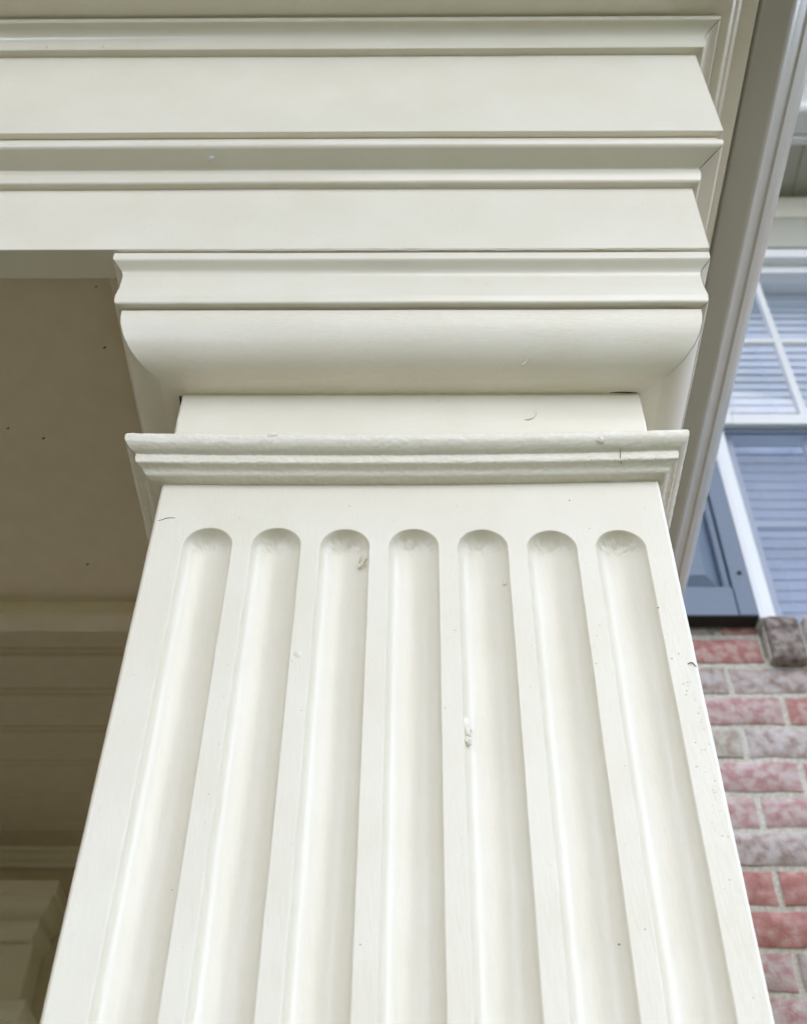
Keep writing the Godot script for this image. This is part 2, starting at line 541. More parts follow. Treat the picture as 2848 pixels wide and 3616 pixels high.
func entablature() -> void:
	var t := thing("porch_entablature", "cream painted wooden beam with stepped mouldings on top of the column", "entablature")
	var r := front_and_side()
	obj("lower_fascia", sweep(rounded([[0.0290, 0.7135], [0.0290, 0.6990, 0.001], [0.0527, 0.6988, 0.0012], [0.0537, 0.7800]]), r, 0.03, 0.0005), M.beam, t)
	obj("taenia_moulding", sweep(rounded([[0.045, 0.7778], [0.0580, 0.7780, 0.0008], [0.0594, 0.7796, 0.001], [0.0607, 0.7872, 0.0012], [0.0604, 0.7925, 0.001], [0.0610, 0.7935, 0.001], [0.0752, 0.7992, 0.0012],
		[0.0768, 0.8012, 0.0012], [0.0772, 0.8061, 0.0012], [0.0752, 0.8090, 0.001], [0.0738, 0.8158]]), r, 0.03, 0.0004), M.beam, t)
	obj("frieze_board", sweep(rounded([[0.050, 0.8163], [0.0790, 0.8163, 0.0008], [0.0800, 0.9480]]), r, 0.04, 0.0005), M.beam, t)
	obj("bed_moulding", sweep(rounded([[0.070, 0.9462], [0.0862, 0.9464, 0.0008], [0.0872, 0.9500, 0.001], [0.0881, 0.9570, 0.003], [0.0900, 0.9618, 0.004], [0.0942, 0.9652, 0.004], [0.1003, 0.9666, 0.001], [0.1010, 0.9678, 0.0008], [0.1016, 0.9718, 0.001], [0.080, 0.9722]]), r, 0.03, 0.0003), M.beam, t)
	obj("cornice_soffit", sweep(rounded([[0.045, 0.9740], [0.1098, 0.9740, 0.0008], [0.1112, 0.9748, 0.001], [0.1128, 0.9766, 0.0012], [0.1138, 0.9790, 0.0008], [0.1162, 0.9794, 0.0008], [0.1180, 0.9806, 0.001], [0.1196, 0.9826, 0.0012], [0.1205, 0.9855, 0.0008], [0.1345, 0.9862, 0.0006], [0.1345, 1.060]]), cornice_runs(), 0.04, 0.0003), M.beam, t)
	obj("soffit_panel", boxmesh(Vector3(FAR_LEFT, 0.7142, -0.330), Vector3(0.178, 0.730, 0.0285), 0.0), M.inner, t)
	obj("soffit_panel", boxmesh(Vector3(-0.180, 0.7150, WALL), Vector3(0.178, 0.730, -0.330), 0.0), M.inner, t)
	obj("soffit_strip", boxmesh(Vector3(FAR_LEFT, 0.699, -0.354), Vector3(-0.2025, 0.995, -0.3285), 0.0015), M.inner, t)
	obj("soffit_strip", boxmesh(Vector3(-0.2105, 0.6992, -0.3285), Vector3(-0.150, 0.714, 0.0288), 0.001), M.inner, t)
	obj("soffit_strip", boxmesh(Vector3(-0.2025, 0.699, WALL), Vector3(-0.1795, 0.995, -0.3287), 0.0015), M.inner, t)
	obj("beam_core", boxmesh(Vector3(FAR_LEFT, 0.7305, -0.327), Vector3(0.17, 0.99, 0.045), 0.0), M.inner, t)
	var g := thing("porch_gutter", "pale metal ogee gutter hanging along the porch eaves", "gutter")
	obj("trough", sweep(rounded([[0.1405, 1.060], [0.1405, 1.004, 0.002], [0.1425, 1.0005, 0.002], [0.1668, 1.0003, 0.001], [0.1712, 1.0022, 0.003], [0.1750, 1.0085, 0.004], [0.1785, 1.0200, 0.004], [0.1830, 1.0270, 0.004], [0.1905, 1.0352, 0.002], [0.1945, 1.0362, 0.001], [0.1960, 1.0410, 0.002], [0.2040, 1.0510, 0.004], [0.2120, 1.0640, 0.006], [0.2185, 1.0790, 0.004], [0.2230, 1.0885, 0.001], [0.2230, 1.0960, 0.001], [0.2180, 1.0960]]), [[Vector3(HALF, 0, 0.150), Vector3(1, 0, 0), Vector3(HALF, 0, WALL), Vector3(1, 0, 0)]], 0.06, 0.0003), M.alum, g)
	var cap := begin()
	var edge := PackedVector2Array()
	for q in [[0.1405, 1.060], [0.1405, 1.004], [0.1425, 1.0005], [0.1668, 1.0003], [0.1712, 1.0022], [0.1750, 1.0085], [0.1785, 1.0200], [0.1830, 1.0270], [0.1920, 1.0370], [0.2030, 1.0500], [0.2120, 1.0640], [0.2185, 1.0790], [0.2225, 1.0940], [0.1405, 1.0940]]:
		edge.append(Vector2(HALF + q[0], q[1]))
	var ids := Geometry2D.triangulate_polygon(edge)
	for k in range(0, ids.size(), 3):
		var a := edge[ids[k]]; var b := edge[ids[k + 1]]; var c := edge[ids[k + 2]]
		tri(cap, Vector3(a.x, a.y, 0.1503), Vector3(b.x, b.y, 0.1503), Vector3(c.x, c.y, 0.1503), Vector3(0, 0, 1), Vector3(0, 0, 1), Vector3(0, 0, 1))
	obj("end_cap", cap.commit(), M.alum, g)
	var rf := Node3D.new()
	rf.name = "roof"
	t.add_child(rf)
	obj("roof_deck", boxmesh(Vector3(FAR_LEFT, 1.045, WALL), Vector3(0.283, 1.06, 0.145), 0.0), M.inner, rf)
	obj("roof_sheet", boxmesh(Vector3(FAR_LEFT, 1.0625, WALL), Vector3(0.30, 1.075, 0.155), 0.002), plain(lin(0.12, 0.12, 0.12), 0.7), rf)

# ---------------------------------------------------------------- inside the porch
func porch_inside() -> void:
	var t := thing("porch_ceiling", "shaded beadboard ceiling of the porch, boards running along the house", "ceiling")
	var z := -0.354
	var p := 0.0885
	var cut := -0.753 + p * 4
	var k := 0
	var pro: PackedVector2Array = rounded([[0.0, 1.004], [0.0, 0.9985, 0.001], [0.0035, 0.995, 0.001], [p - 0.0165, 0.995, 0.001], [p - 0.0145, 0.9985, 0.001], [p - 0.0135, 0.9985, 0.001], [p - 0.0105, 0.9945, 0.002], [p - 0.005, 0.9945, 0.002], [p - 0.002, 0.9985, 0.001], [p - 0.0005, 1.004]])
	var st := begin()
	var board_mesh := sweep(pro, [[Vector3(FAR_LEFT, 0, 0), Vector3(0, 0, -1), Vector3(-0.18, 0, 0), Vector3(0, 0, -1)]], 0.2, 0.0)
	cut = -0.402
	while cut > WALL:
		var b := obj("ceiling_board", board_mesh, M.inner, t)
		b.position.z = cut
		cut -= p
	obj("ceiling_deck", boxmesh(Vector3(FAR_LEFT, 1.004, WALL), Vector3(-0.18, 1.03, -0.354), 0.0), M.inner, t)
	obj("crown_moulding", sweep(rounded([[0.0, 0.972], [0.007, 0.9725, 0.001], [0.010, 0.978, 0.002], [0.018, 0.982, 0.004], [0.024, 0.988, 0.003], [0.032, 0.990, 0.001], [0.033, 0.9952]]), [[Vector3(FAR_LEFT, 0, WALL + 0.002), Vector3(0, 0, 1), Vector3(-0.2, 0, WALL + 0.002), Vector3(0, 0, 1)]], 0.1, 0.0003), M.trim, t)
	st = begin()
	var w := thing("porch_back_wall", "shaded cream painted house wall at the back of the porch", "wall")
	obj("wall_board", boxmesh(Vector3(FAR_LEFT, -1.5, WALL - 0.1), Vector3(0.16, 1.04, WALL), 0.0), M.inner, w)
	# the head of the door case, its right end in view
	var d := thing("door_surround", "stepped moulded head of the door case on the shaded back wall", "door surround")
	var end := func(x: float, zf: float) -> Array:
		return [[Vector3(-1.9, 0, zf), Vector3(0, 0, 1), Vector3(x, 0, zf), Vector3(1, 0, 1)], [Vector3(x, 0, zf), Vector3(1, 0, 1), Vector3(x, 0, WALL), Vector3(1, 0, 0)]]
	obj("frieze_panel", boxmesh(Vector3(-1.9, 0.68, WALL), Vector3(-0.578, 0.905, -1.228), 0.002), M.trim, d)
	obj("cornice_moulding", sweep(rounded([[-0.03, 0.846], [-0.022, 0.8462, 0.001], [-0.019, 0.852, 0.002], [-0.008, 0.862, 0.004], [-0.004, 0.872, 0.003], [-0.002, 0.8815, 0.001], [0.004, 0.8825, 0.001], [0.005, 0.903, 0.001], [-0.03, 0.9035]]), end.call(-0.555, -1.20), 0.1, 0.0003), M.trim, d)
	obj("architrave_moulding", sweep(rounded([[-0.02, 0.816], [-0.011, 0.8162, 0.001], [-0.009, 0.824, 0.002], [-0.002, 0.832, 0.003], [0.0, 0.841, 0.001], [-0.02, 0.8415]]), end.call(-0.568, -1.205), 0.1, 0.0003), M.trim, d)
	obj("lower_moulding", sweep(rounded([[-0.02, 0.690], [-0.006, 0.692, 0.002], [0.0, 0.704, 0.003], [0.001, 0.7195, 0.001], [-0.03, 0.7205]]), end.call(-0.562, -1.203), 0.1, 0.0003), M.trim, d)
	obj("door_casing", boxmesh(Vector3(-0.70, -1.5, WALL), Vector3(-0.578, 0.68, -1.24), 0.003), M.trim, d)
	obj("door_casing", boxmesh(Vector3(-1.9, -1.5, WALL), Vector3(-1.78, 0.68, -1.24), 0.003), M.trim, d)
	obj("door_leaf", boxmesh(Vector3(-1.775, -1.5, WALL + 0.001), Vector3(-0.705, 0.67, -1.26), 0.002), M.shutter, d)

# ---------------------------------------------------------------- the house behind
const COURSE := 0.0703
const BLEN := 0.186
const WIN := [0.672, 1.35, 1.512, 2.845]   # opening: x0, x1, y0, y1

func brick_mesh(len: float, hgt: float, v: int) -> ArrayMesh:
	# a worn brick, its face a little pillowed and its edges ragged
	var r := RandomNumberGenerator.new()
	r.seed = 900 + v
	var st := begin()
	var nx := 8
	var ny := 3
	var rows: Array = []
	for i in nx + 3:
		var row := PackedVector3Array()
		for j in ny + 3:
			var fx := clampf((i - 1.0) / nx, 0.0, 1.0)
			var fy := clampf((j - 1.0) / ny, 0.0, 1.0)
			var x := (fx - 0.5) * len
			var y := (fy - 0.5) * hgt
			var edge := i == 0 or j == 0 or i == nx + 2 or j == ny + 2
			var rim := i == 1 or j == 1 or i == nx + 1 or j == ny + 1
			var z := 0.0
			if edge:
				z = -0.014
			elif rim:
				z = -0.0035 + r.randf_range(-0.0015, 0.0008)
				x -= signf(fx - 0.5) * (0.001 if (i == 1 or i == nx + 1) else 0.0) + r.randf_range(-0.0015, 0.0015)
				y -= signf(fy - 0.5) * (0.001 if (j == 1 or j == ny + 1) else 0.0) + r.randf_range(-0.0014, 0.0014)
			else:
				z = r.randf_range(-0.0012, 0.0012)
			row.append(Vector3(x, y, z))
		rows.append(row)
	grid(st, rows, func(p): return Vector3(signf(p.x) * 0.01, signf(p.y) * 0.01, 1), 0.3)
	return st.commit()

func house_wall() -> void:
	var t := thing("brick_house_wall", "old red brick house wall with worn whitewash beside the porch", "wall", Vector3(0.16, -1.65, WALL))
	var o := t.position
	var mz := -0.0065                    # the face of the mortar
	for b in [[0.16, WIN[0] - 0.002, -1.65, 3.15], [WIN[1], 4.0, -1.65, 3.15], [WIN[0] - 0.002, WIN[1], -1.65, WIN[2] - 0.09], [WIN[0] - 0.002, WIN[1], WIN[3], 3.15]]:
		obj("mortar", boxmesh(Vector3(b[0], b[2], WALL - 0.2) - o, Vector3(b[1], b[3], WALL + mz) - o, 0.0), M.mortar, t)
	var protos: Array = []
	for v in 6: protos.append(brick_mesh(BLEN - 0.0095, COURSE - 0.0100, v))
	var halves: Array = []
	for v in 3: halves.append(brick_mesh(BLEN * 0.5 - 0.0125, COURSE - 0.0125, 20 + v))
	rng.seed = 77
	var far := begin()
	var tops := 0
	# kinds of brick by course in view, left brick then right, as the wall shows them
	var seen := {0: [0, 0, 3], 1: [3, 3, 3], 2: [2, 2, 0], 3: [0, 4, 3], 4: [2, 2, 0], 5: [2, 2, 2], 6: [3, 3, 2], 7: [1, 1, 1], 8: [1, 1, 1], 9: [2, 2, 3], 10: [3, 2, 0]}
	for c in range(-22, 44):
		var y := 1.4035 + COURSE * 0.5 - COURSE * c
		var off := 0.5905 if c % 2 != 0 else 0.6790
		var k0 := int(floor((0.16 - off) / BLEN))
		for k in range(k0, 14):
			var x0 := off + BLEN * k
			var x1 := x0 + BLEN
			var kind: int = [0, 0, 2, 2, 1, 3, 4][rng.randi() % 7]
			var v := rng.randi() % 6
			var jz := rng.randf_range(-0.002, 0.002)
			var jr := rng.randf_range(-0.008, 0.008)
			if x0 < 0.16: continue
			if x1 > WIN[0] and x0 < WIN[1] and y + COURSE * 0.5 > WIN[2] - 0.1 and y - COURSE * 0.5 < WIN[3]:
				if x0 < WIN[0] - 0.05:      # a cut brick beside the opening
					var h := obj("brick", halves[v % 3], M.brick[kind], t)
					h.position = Vector3((x0 + WIN[0]) * 0.5, y, WALL + jz) - o
					h.scale.x = (WIN[0] - x0 - 0.012) / (BLEN * 0.5 - 0.0125)
				if x1 > WIN[1] + 0.03 and x0 < WIN[1]:
					var h := obj("brick", halves[v % 3], M.brick[kind], t)
					h.position = Vector3((x1 + WIN[1]) * 0.5, y, WALL + jz) - o
					h.scale.x = (x1 - WIN[1] - 0.010) / (BLEN * 0.5 - 0.0125)
				continue
			var near := x1 < 1.25 and y < 1.55 and y > 0.3
			if near and seen.has(c):
				var list: Array = seen[c]
				kind = list[clampi(k + 2, 0, 2)] if k >= -2 else kind
			if near:
				var b := obj("brick", protos[v], M.brick[kind], t)
				b.position = Vector3((x0 + x1) * 0.5, y, WALL + jz) - o
				b.rotation.z = jr
			else:
				far.append_from(protos[v], 0, Transform3D(Basis(), Vector3((x0 + x1) * 0.5, y, WALL + jz) - o))
	obj("brick_courses", far.commit(), M.brick[2], t, "", "stuff")
	# rowlock sill of bricks on edge, sloping out
	for i in 10:
		var b := obj("sill_brick", boxmesh(Vector3(-0.0315, -0.105, -0.10), Vector3(0.0315, -0.004, 0.030), 0.004), M.brick[5 if i == 0 else [0, 3, 2][i % 3]], t)
		b.position = Vector3(0.7085 + 0.0735 * i, 1.507 + 0.001 * (i % 2), WALL) - o
		b.rotation.x = 0.06
	obj("mortar", boxmesh(Vector3(0.674, 1.41, WALL - 0.08) - o, Vector3(1.42, 1.492, WALL + 0.012) - o, 0.0), M.mortar, t)

func window() -> void:
	var t := thing("sash_window", "white sash window with closed blinds above a brick sill", "window", Vector3(1.0, 1.512, WALL))
	var o := t.position
	var add := func(called: String, lo: Vector3, hi: Vector3, m: Material, parent: Node3D = null, bev := 0.002) -> MeshInstance3D:
		return obj(called, boxmesh(lo - o, hi - o, bev), m, parent if parent else t)
	var x0: float = WIN[0]
	var x1: float = WIN[1]
	var f := Node3D.new()
	f.name = "frame"
	t.add_child(f)
	add.call("jamb", Vector3(x0, 1.506, WALL - 0.12), Vector3(x0 + 0.012, 2.845, WALL + 0.012), M.white, f)
	add.call("casing", Vector3(x0 + 0.0125, 1.506, WALL - 0.12), Vector3(x0 + 0.042, 2.845, WALL - 0.004), M.white, f, 0.004)
	add.call("casing", Vector3(x1 - 0.042, 1.506, WALL - 0.12), Vector3(x1, 2.845, WALL - 0.004), M.white, f, 0.004)
	add.call("head", Vector3(x0, 2.803, WALL - 0.12), Vector3(x1, 2.845, WALL + 0.014), M.white, f)
	add.call("sill_nose", Vector3(x0 - 0.006, 1.494, WALL - 0.06), Vector3(x0 + 0.012, 1.514, WALL + 0.030), M.white, f)
	var a := x0 + 0.0425
	var b := x1 - 0.0425
	var sash := func(y0: float, y1: float, z: float, low: bool) -> void:
		var s := Node3D.new()
		s.name = "lower_sash" if low else "upper_sash"
		t.add_child(s)
		var st := 0.030
		add.call("stile", Vector3(a, y0, z - 0.035), Vector3(a + st, y1, z), M.white, s)
		add.call("stile", Vector3(b - st, y0, z - 0.035), Vector3(b, y1, z), M.white, s)
		add.call("rail", Vector3(a + st, y0, z - 0.035), Vector3(b - st, y0 + 0.036, z - 0.001), M.white, s)
		add.call("rail", Vector3(a + st, y1 - 0.034, z - 0.035), Vector3(b - st, y1, z - 0.001), M.white, s)
		var cols := 3
		var w := (b - a - 2 * st) / cols
		var ym := (y0 + y1) * 0.5
		for k in range(1, cols):
			add.call("muntin", Vector3(a + st + w * k - 0.009, y0 + 0.036, z - 0.024), Vector3(a + st + w * k + 0.009, y1 - 0.034, z - 0.006), M.white, s)
		for k in cols:
			add.call("muntin", Vector3(a + st + w * k + (0.0 if k == 0 else 0.009), ym - 0.009, z - 0.023), Vector3(a + st + w * (k + 1) - (0.0 if k == cols - 1 else 0.009), ym + 0.009, z - 0.007), M.white, s)
			for r in 2:
				var q := QuadMesh.new()
				q.size = Vector2(w, [ym, y1 - 0.032][r] - [y0 + 0.034, ym][r])
				var g := obj("pane", q, M.glass, s)
				g.position = Vector3(a + st + w * (k + 0.5), ([ym, y1 - 0.032][r] + [y0 + 0.034, ym][r]) * 0.5, z - 0.016) - o
	sash.call(2.128, 2.803, WALL - 0.012, false)
	sash.call(1.514, 2.163, WALL - 0.050, true)
	# half screen over the lower sash
	var sc := Node3D.new()
	sc.name = "insect_screen"
	t.add_child(sc)
	add.call("mesh_cloth", Vector3(a + 0.008, 1.520, WALL - 0.033), Vector3(b - 0.008, 2.118, WALL - 0.0322), M.screen, sc, 0.0)
	add.call("screen_frame", Vector3(a, 2.112, WALL - 0.036), Vector3(b, 2.127, WALL - 0.028), M.shutter, sc)
	# slatted blind inside the glass
	var bl := Node3D.new()
	bl.name = "blind"
	t.add_child(bl)
	var slat := boxmesh(Vector3(a + 0.012, -0.0006, -0.0170) - Vector3(o.x, 0, 0), Vector3(b - 0.012, 0.0006, 0.0170) - Vector3(o.x, 0, 0), 0.0003)
	var y := 1.53
	while y < 2.76:
		var s := obj("slat", slat, M.blind, bl)
		s.position = Vector3(0, y - o.y, -0.125)
		s.rotation.x = 1.43
		y += 0.0315
	add.call("head_rail", Vector3(a + 0.01, 2.765, WALL - 0.145), Vector3(b - 0.01, 2.80, WALL - 0.105), M.blind, bl)
	for x in [0.80, 0.905, 1.2]:
		add.call("ladder_cord", Vector3(x - 0.0012, 1.53, WALL - 0.1135), Vector3(x + 0.0012, 2.765, WALL - 0.1115), M.blind, bl, 0.0)
	add.call("room_backing", Vector3(x0 - 0.05, 1.4, WALL - 0.24), Vector3(x1 + 0.05, 2.95, WALL - 0.20), M.room)

func shutter() -> void:
	var t := thing("window_shutter", "slate blue raised panel shutter on brick left of the sash window", "shutter", Vector3(0.505, 1.494, WALL))
	var o := t.position
	var zf := WALL + 0.037
	var add := func(called: String, lo: Vector3, hi: Vector3, bev := 0.002) -> void:
		obj(called, boxmesh(lo - o, hi - o, bev), M.shutter, t)
	var L := 0.345
	var R := 0.664
	add.call("stile", Vector3(R - 0.036, 1.494, WALL + 0.004), Vector3(R, 2.84, zf))
	add.call("stile", Vector3(L, 1.494, WALL + 0.004), Vector3(L + 0.036, 2.84, zf))
	add.call("rail", Vector3(L + 0.0375, 1.494, WALL + 0.004), Vector3(R - 0.0375, 1.570, zf - 0.001))
	add.call("rail", Vector3(L + 0.0375, 2.11, WALL + 0.004), Vector3(R - 0.0375, 2.19, zf - 0.001))
	add.call("rail", Vector3(L + 0.0375, 2.76, WALL + 0.004), Vector3(R - 0.0375, 2.84, zf - 0.001))
	add.call("backing", Vector3(L + 0.03, 1.50, WALL + 0.0035), Vector3(R - 0.03, 2.83, WALL + 0.014), 0.0)
	for p in [[1.570, 2.11], [2.19, 2.76]]:
		# moulding round the opening, then the raised field with sloping sides
		var x0 := L + 0.0375
		var x1 := R - 0.0375
		for s in [[x0, x0 + 0.014, p[0], p[1]], [x1 - 0.014, x1, p[0], p[1]]]:
			add.call("panel_moulding", Vector3(s[0], s[2], WALL + 0.0145), Vector3(s[1], s[3], zf - 0.006), 0.004)
		var st := begin()
		var lo := [Vector3(x0 + 0.014, p[0] + 0.002, WALL + 0.0160), Vector3(x1 - 0.014, p[0] + 0.002, WALL + 0.0160), Vector3(x1 - 0.014, p[1] - 0.002, WALL + 0.0160), Vector3(x0 + 0.014, p[1] - 0.002, WALL + 0.0160)]
		var w := 0.032
		var hi := [lo[0] + Vector3(w, w, 0.016), lo[1] + Vector3(-w, w, 0.016), lo[2] + Vector3(-w, -w, 0.016), lo[3] + Vector3(w, -w, 0.016)]
		for k in 4:
			var l := (k + 1) % 4
			var n: Vector3 = (lo[l] - lo[k]).cross(hi[k] - lo[k]).normalized()
			if n.z < 0: n = -n
			quad(st, lo[k] - o, lo[l] - o, hi[l] - o, hi[k] - o, n)
		quad(st, hi[0] - o, hi[1] - o, hi[2] - o, hi[3] - o, Vector3(0, 0, 1))
		obj("raised_panel", st.commit(), M.shutter, t)
	obj("bottom_edge", boxmesh(Vector3(L + 0.001, 1.4915, WALL + 0.004) - o, Vector3(R - 0.001, 1.4938, zf - 0.0006) - o, 0.0), M.dark, t, "bare dark bottom edge")
	var sc := CylinderMesh.new()
	sc.top_radius = 0.004; sc.bottom_radius = 0.0045; sc.height = 0.003
	sc.radial_segments = 12
	for y in [1.605, 2.75]:
		var s := obj("screw", sc, M.dark, t)
		s.rotation.x = PI / 2
		s.position = Vector3(R - 0.017, y, zf + 0.0012) - o

func eaves() -> void:
	var t := thing("house_eaves", "white boxed eaves with grooved soffit and gutter above the window", "eaves", Vector3(1.0, 2.846, WALL))
	var o := t.position
	var run := [[Vector3(0.2, 0, WALL) - o, Vector3(0, 0, 1), Vector3(4, 0, WALL) - o, Vector3(0, 0, 1)]]
	obj("frieze_board", sweep(rounded([[0.0, 2.8465], [0.019, 2.8468, 0.001], [0.020, 3.00]]), run, 0.4, 0.0), M.vinyl, t)
	obj("frieze_moulding", sweep(rounded([[0.0, 2.995], [0.024, 2.996, 0.002], [0.030, 3.02, 0.01], [0.034, 3.07, 0.01], [0.032, 3.095, 0.002], [0.0, 3.10]]), run, 0.4, 0.0), plain(lin(0.72, 0.68, 0.58), 0.4), t)
	var k := 0.0
	var x := 0.2
	while x < 2.4:
		obj("soffit_board", boxmesh(Vector3(x, 3.128, WALL) - o, Vector3(x + 0.0515, 3.14, WALL + 0.185) - o, 0.004), M.vinyl, t)
		x += 0.053
	obj("soffit_backing", boxmesh(Vector3(0.2, 3.142, WALL) - o, Vector3(4, 3.16, WALL + 0.19) - o, 0.0), M.vinyl, t)
	obj("fascia_board", boxmesh(Vector3(0.2, 3.110, WALL + 0.186) - o, Vector3(4, 3.25, WALL + 0.208) - o, 0.002), M.white, t)
	obj("gutter", sweep(rounded([[0.2085, 3.25], [0.2085, 3.128, 0.002], [0.212, 3.124, 0.003], [0.272, 3.124, 0.002], [0.280, 3.127, 0.004], [0.288, 3.138, 0.006], [0.292, 3.16, 0.006], [0.310, 3.185, 0.012], [0.335, 3.215, 0.012], [0.345, 3.235, 0.006], [0.350, 3.25, 0.003], [0.350, 3.262, 0.002], [0.34, 3.262]]), run, 0.4, 0.0), M.white, t)
	var st := begin()
	var pts := [Vector3(-4, 3.255, WALL + 0.30), Vector3(4.2, 3.255, WALL + 0.30), Vector3(4.2, 5.3, WALL - 3.5), Vector3(-4, 5.3, WALL - 3.5)]
	var n := Vector3(0, 3.8, 2.05).normalized()
	for i in 4: pts[i] -= o
	var dn := n * -0.03
	quad(st, pts[0], pts[1], pts[2], pts[3], n)
	quad(st, pts[0] + dn, pts[1] + dn, pts[2] + dn, pts[3] + dn, -n)
	quad(st, pts[0], pts[1], pts[1] + dn, pts[0] + dn, Vector3(0, 0, 1))
	obj("roof_slope", st.commit(), plain(lin(0.06, 0.06, 0.06), 0.9), t)

# ---------------------------------------------------------------- ground and garden
func grounds() -> void:
	var p := PlaneMesh.new()
	p.size = Vector2(240, 240)
	var g := structure("ground", p, M.grass, "green lawn round the house")
	g.position.y = -1.65
	structure("porch_floor", boxmesh(Vector3(FAR_LEFT, -1.7, WALL), Vector3(0.45, -1.5, 0.45), 0.01), M.paving, "buff paved floor of the entrance porch")
	structure("planting_bed", boxmesh(Vector3(0.452, -1.7, WALL), Vector3(4.0, -1.6, 0.6), 0.03), plain(lin(0.026, 0.034, 0.012), 1.0), "dark green planting bed along the brick wall")
	structure("path", boxmesh(Vector3(-1.6, -1.70, 0.45), Vector3(-0.5, -1.63, 14.0), 0.005), M.paving, "buff paved path leading away from the porch")

# the wing of the house that runs forward on the left of the porch
func wing() -> void:
	var t := thing("house_wing", "brown brick wing of the house running forward beside the porch", "building", Vector3(-3.4, -1.65, 1.5))
	obj("wall", boxmesh(Vector3(-3.0, 0, -4.0), Vector3(0, 6.0, 2.6), 0.02), paint(Color.WHITE, 0.9, null, Vector3(4, 9, 4), 0.0, noise_tex(0.02, 61, lin(0.24, 0.18, 0.11), lin(0.33, 0.26, 0.17))), t)
	obj("roof", boxmesh(Vector3(-3.4, 6.0, -4.2), Vector3(0.35, 6.25, 3.0), 0.02), plain(lin(0.06, 0.06, 0.06), 0.9), t)

# ---------------------------------------------------------------- age: drips, chips, nails, specks
func blob(parent: Node3D, called: String, p: Vector3, n: Vector3, size: Vector3, turn: float, mat: Material, seed_: float) -> void:
	# a lumpy flattened dome sitting on a surface; size = (half width, half height, rise)
	var st := begin()
	var rows: Array = []
	for i in 7:
		var row := PackedVector3Array()
		var a := PI / 2 * i / 6.0
		for j in 17:
			var b := TAU * j / 16.0
			var jag := 1.0 + 0.35 * fine.get_noise_2d(cos(b) * 1.4 + seed_ * 3.0, sin(b) * 1.4)
			row.append(Vector3(cos(a) * cos(b) * size.x * jag, cos(a) * sin(b) * size.y * jag, sin(a) * size.z * (1.0 + 0.4 * fine.get_noise_2d(i * 0.9 + seed_, cos(b) * 2.0)) - 0.0002))
		rows.append(row)
	grid(st, rows, func(q): return Vector3(q.x, q.y, 0.001), -1.0)
	var o := obj(called, st.commit(), mat, parent)
	var z := n.normalized()
	var x := Vector3.UP.cross(z).normalized()
	o.transform = Transform3D(Basis(x, z.cross(x), z) * Basis(Vector3(0, 0, 1), turn), p - parent.position)

func thread(parent: Node3D, called: String, pts: Array, w: float, mat: Material) -> void:
	# a thin tapered round line through points: a run of paint, a crack's edge, a hair
	var st := begin()
	var m := pts.size()
	var rows: Array = []
	for i in m:
		var d: Vector3 = (pts[min(i + 1, m - 1)] - pts[max(i - 1, 0)]).normalized()
		var u := d.cross(Vector3(0.1, 0.2, 1)).normalized()
		var v := d.cross(u)
		var r: float = w * (0.35 + 0.65 * sin(PI * (i + 0.5) / m))
		var row := PackedVector3Array()
		for k in 7:
			row.append(pts[i] - parent.position + (u * cos(TAU * k / 6.0) + v * sin(TAU * k / 6.0)) * r)
		rows.append(row)
	for i in m - 1:
		for k in 6:
			var a: Vector3 = rows[i][k]; var b: Vector3 = rows[i + 1][k]; var c: Vector3 = rows[i + 1][k + 1]; var e: Vector3 = rows[i][k + 1]
			var ca: Vector3 = pts[i] - parent.position
			var cb: Vector3 = pts[i + 1] - parent.position
			tri(st, a, b, c, (a - ca).normalized(), (b - cb).normalized(), (c - cb).normalized())
			tri(st, a, c, e, (a - ca).normalized(), (c - cb).normalized(), (e - ca).normalized())
	obj(called, st.commit(), mat, parent)

func specks(parent: Node3D, list: Array, mat: Material) -> void:
	var st := begin()
	for q in list:
		var p: Vector3 = q[0] - parent.position
		var r: float = q[1] * 0.75
		var k: float = q[2]
		var a := p + Vector3(-r, r * k * 0.4, 0.0001)
		var b := p + Vector3(r * k, r * 0.7, 0.0001)
		var c := p + Vector3(r * 0.9, -r * k * 0.8, 0.0001)
		var d := p + Vector3(-r * 0.4, -r, 0.0001)
		var top := p + Vector3(0, 0, r * 0.2)
		for e in [[a, b], [b, c], [c, d], [d, a]]:
			var n: Vector3 = ((e[0] + e[1]) * 0.5 - p).normalized() + Vector3(0, 0, 1)
			tri(st, e[0], e[1], top, n.normalized(), n.normalized(), Vector3(0, 0, 1))
	obj("dirt_specks", st.commit(), mat, parent, "", "stuff")

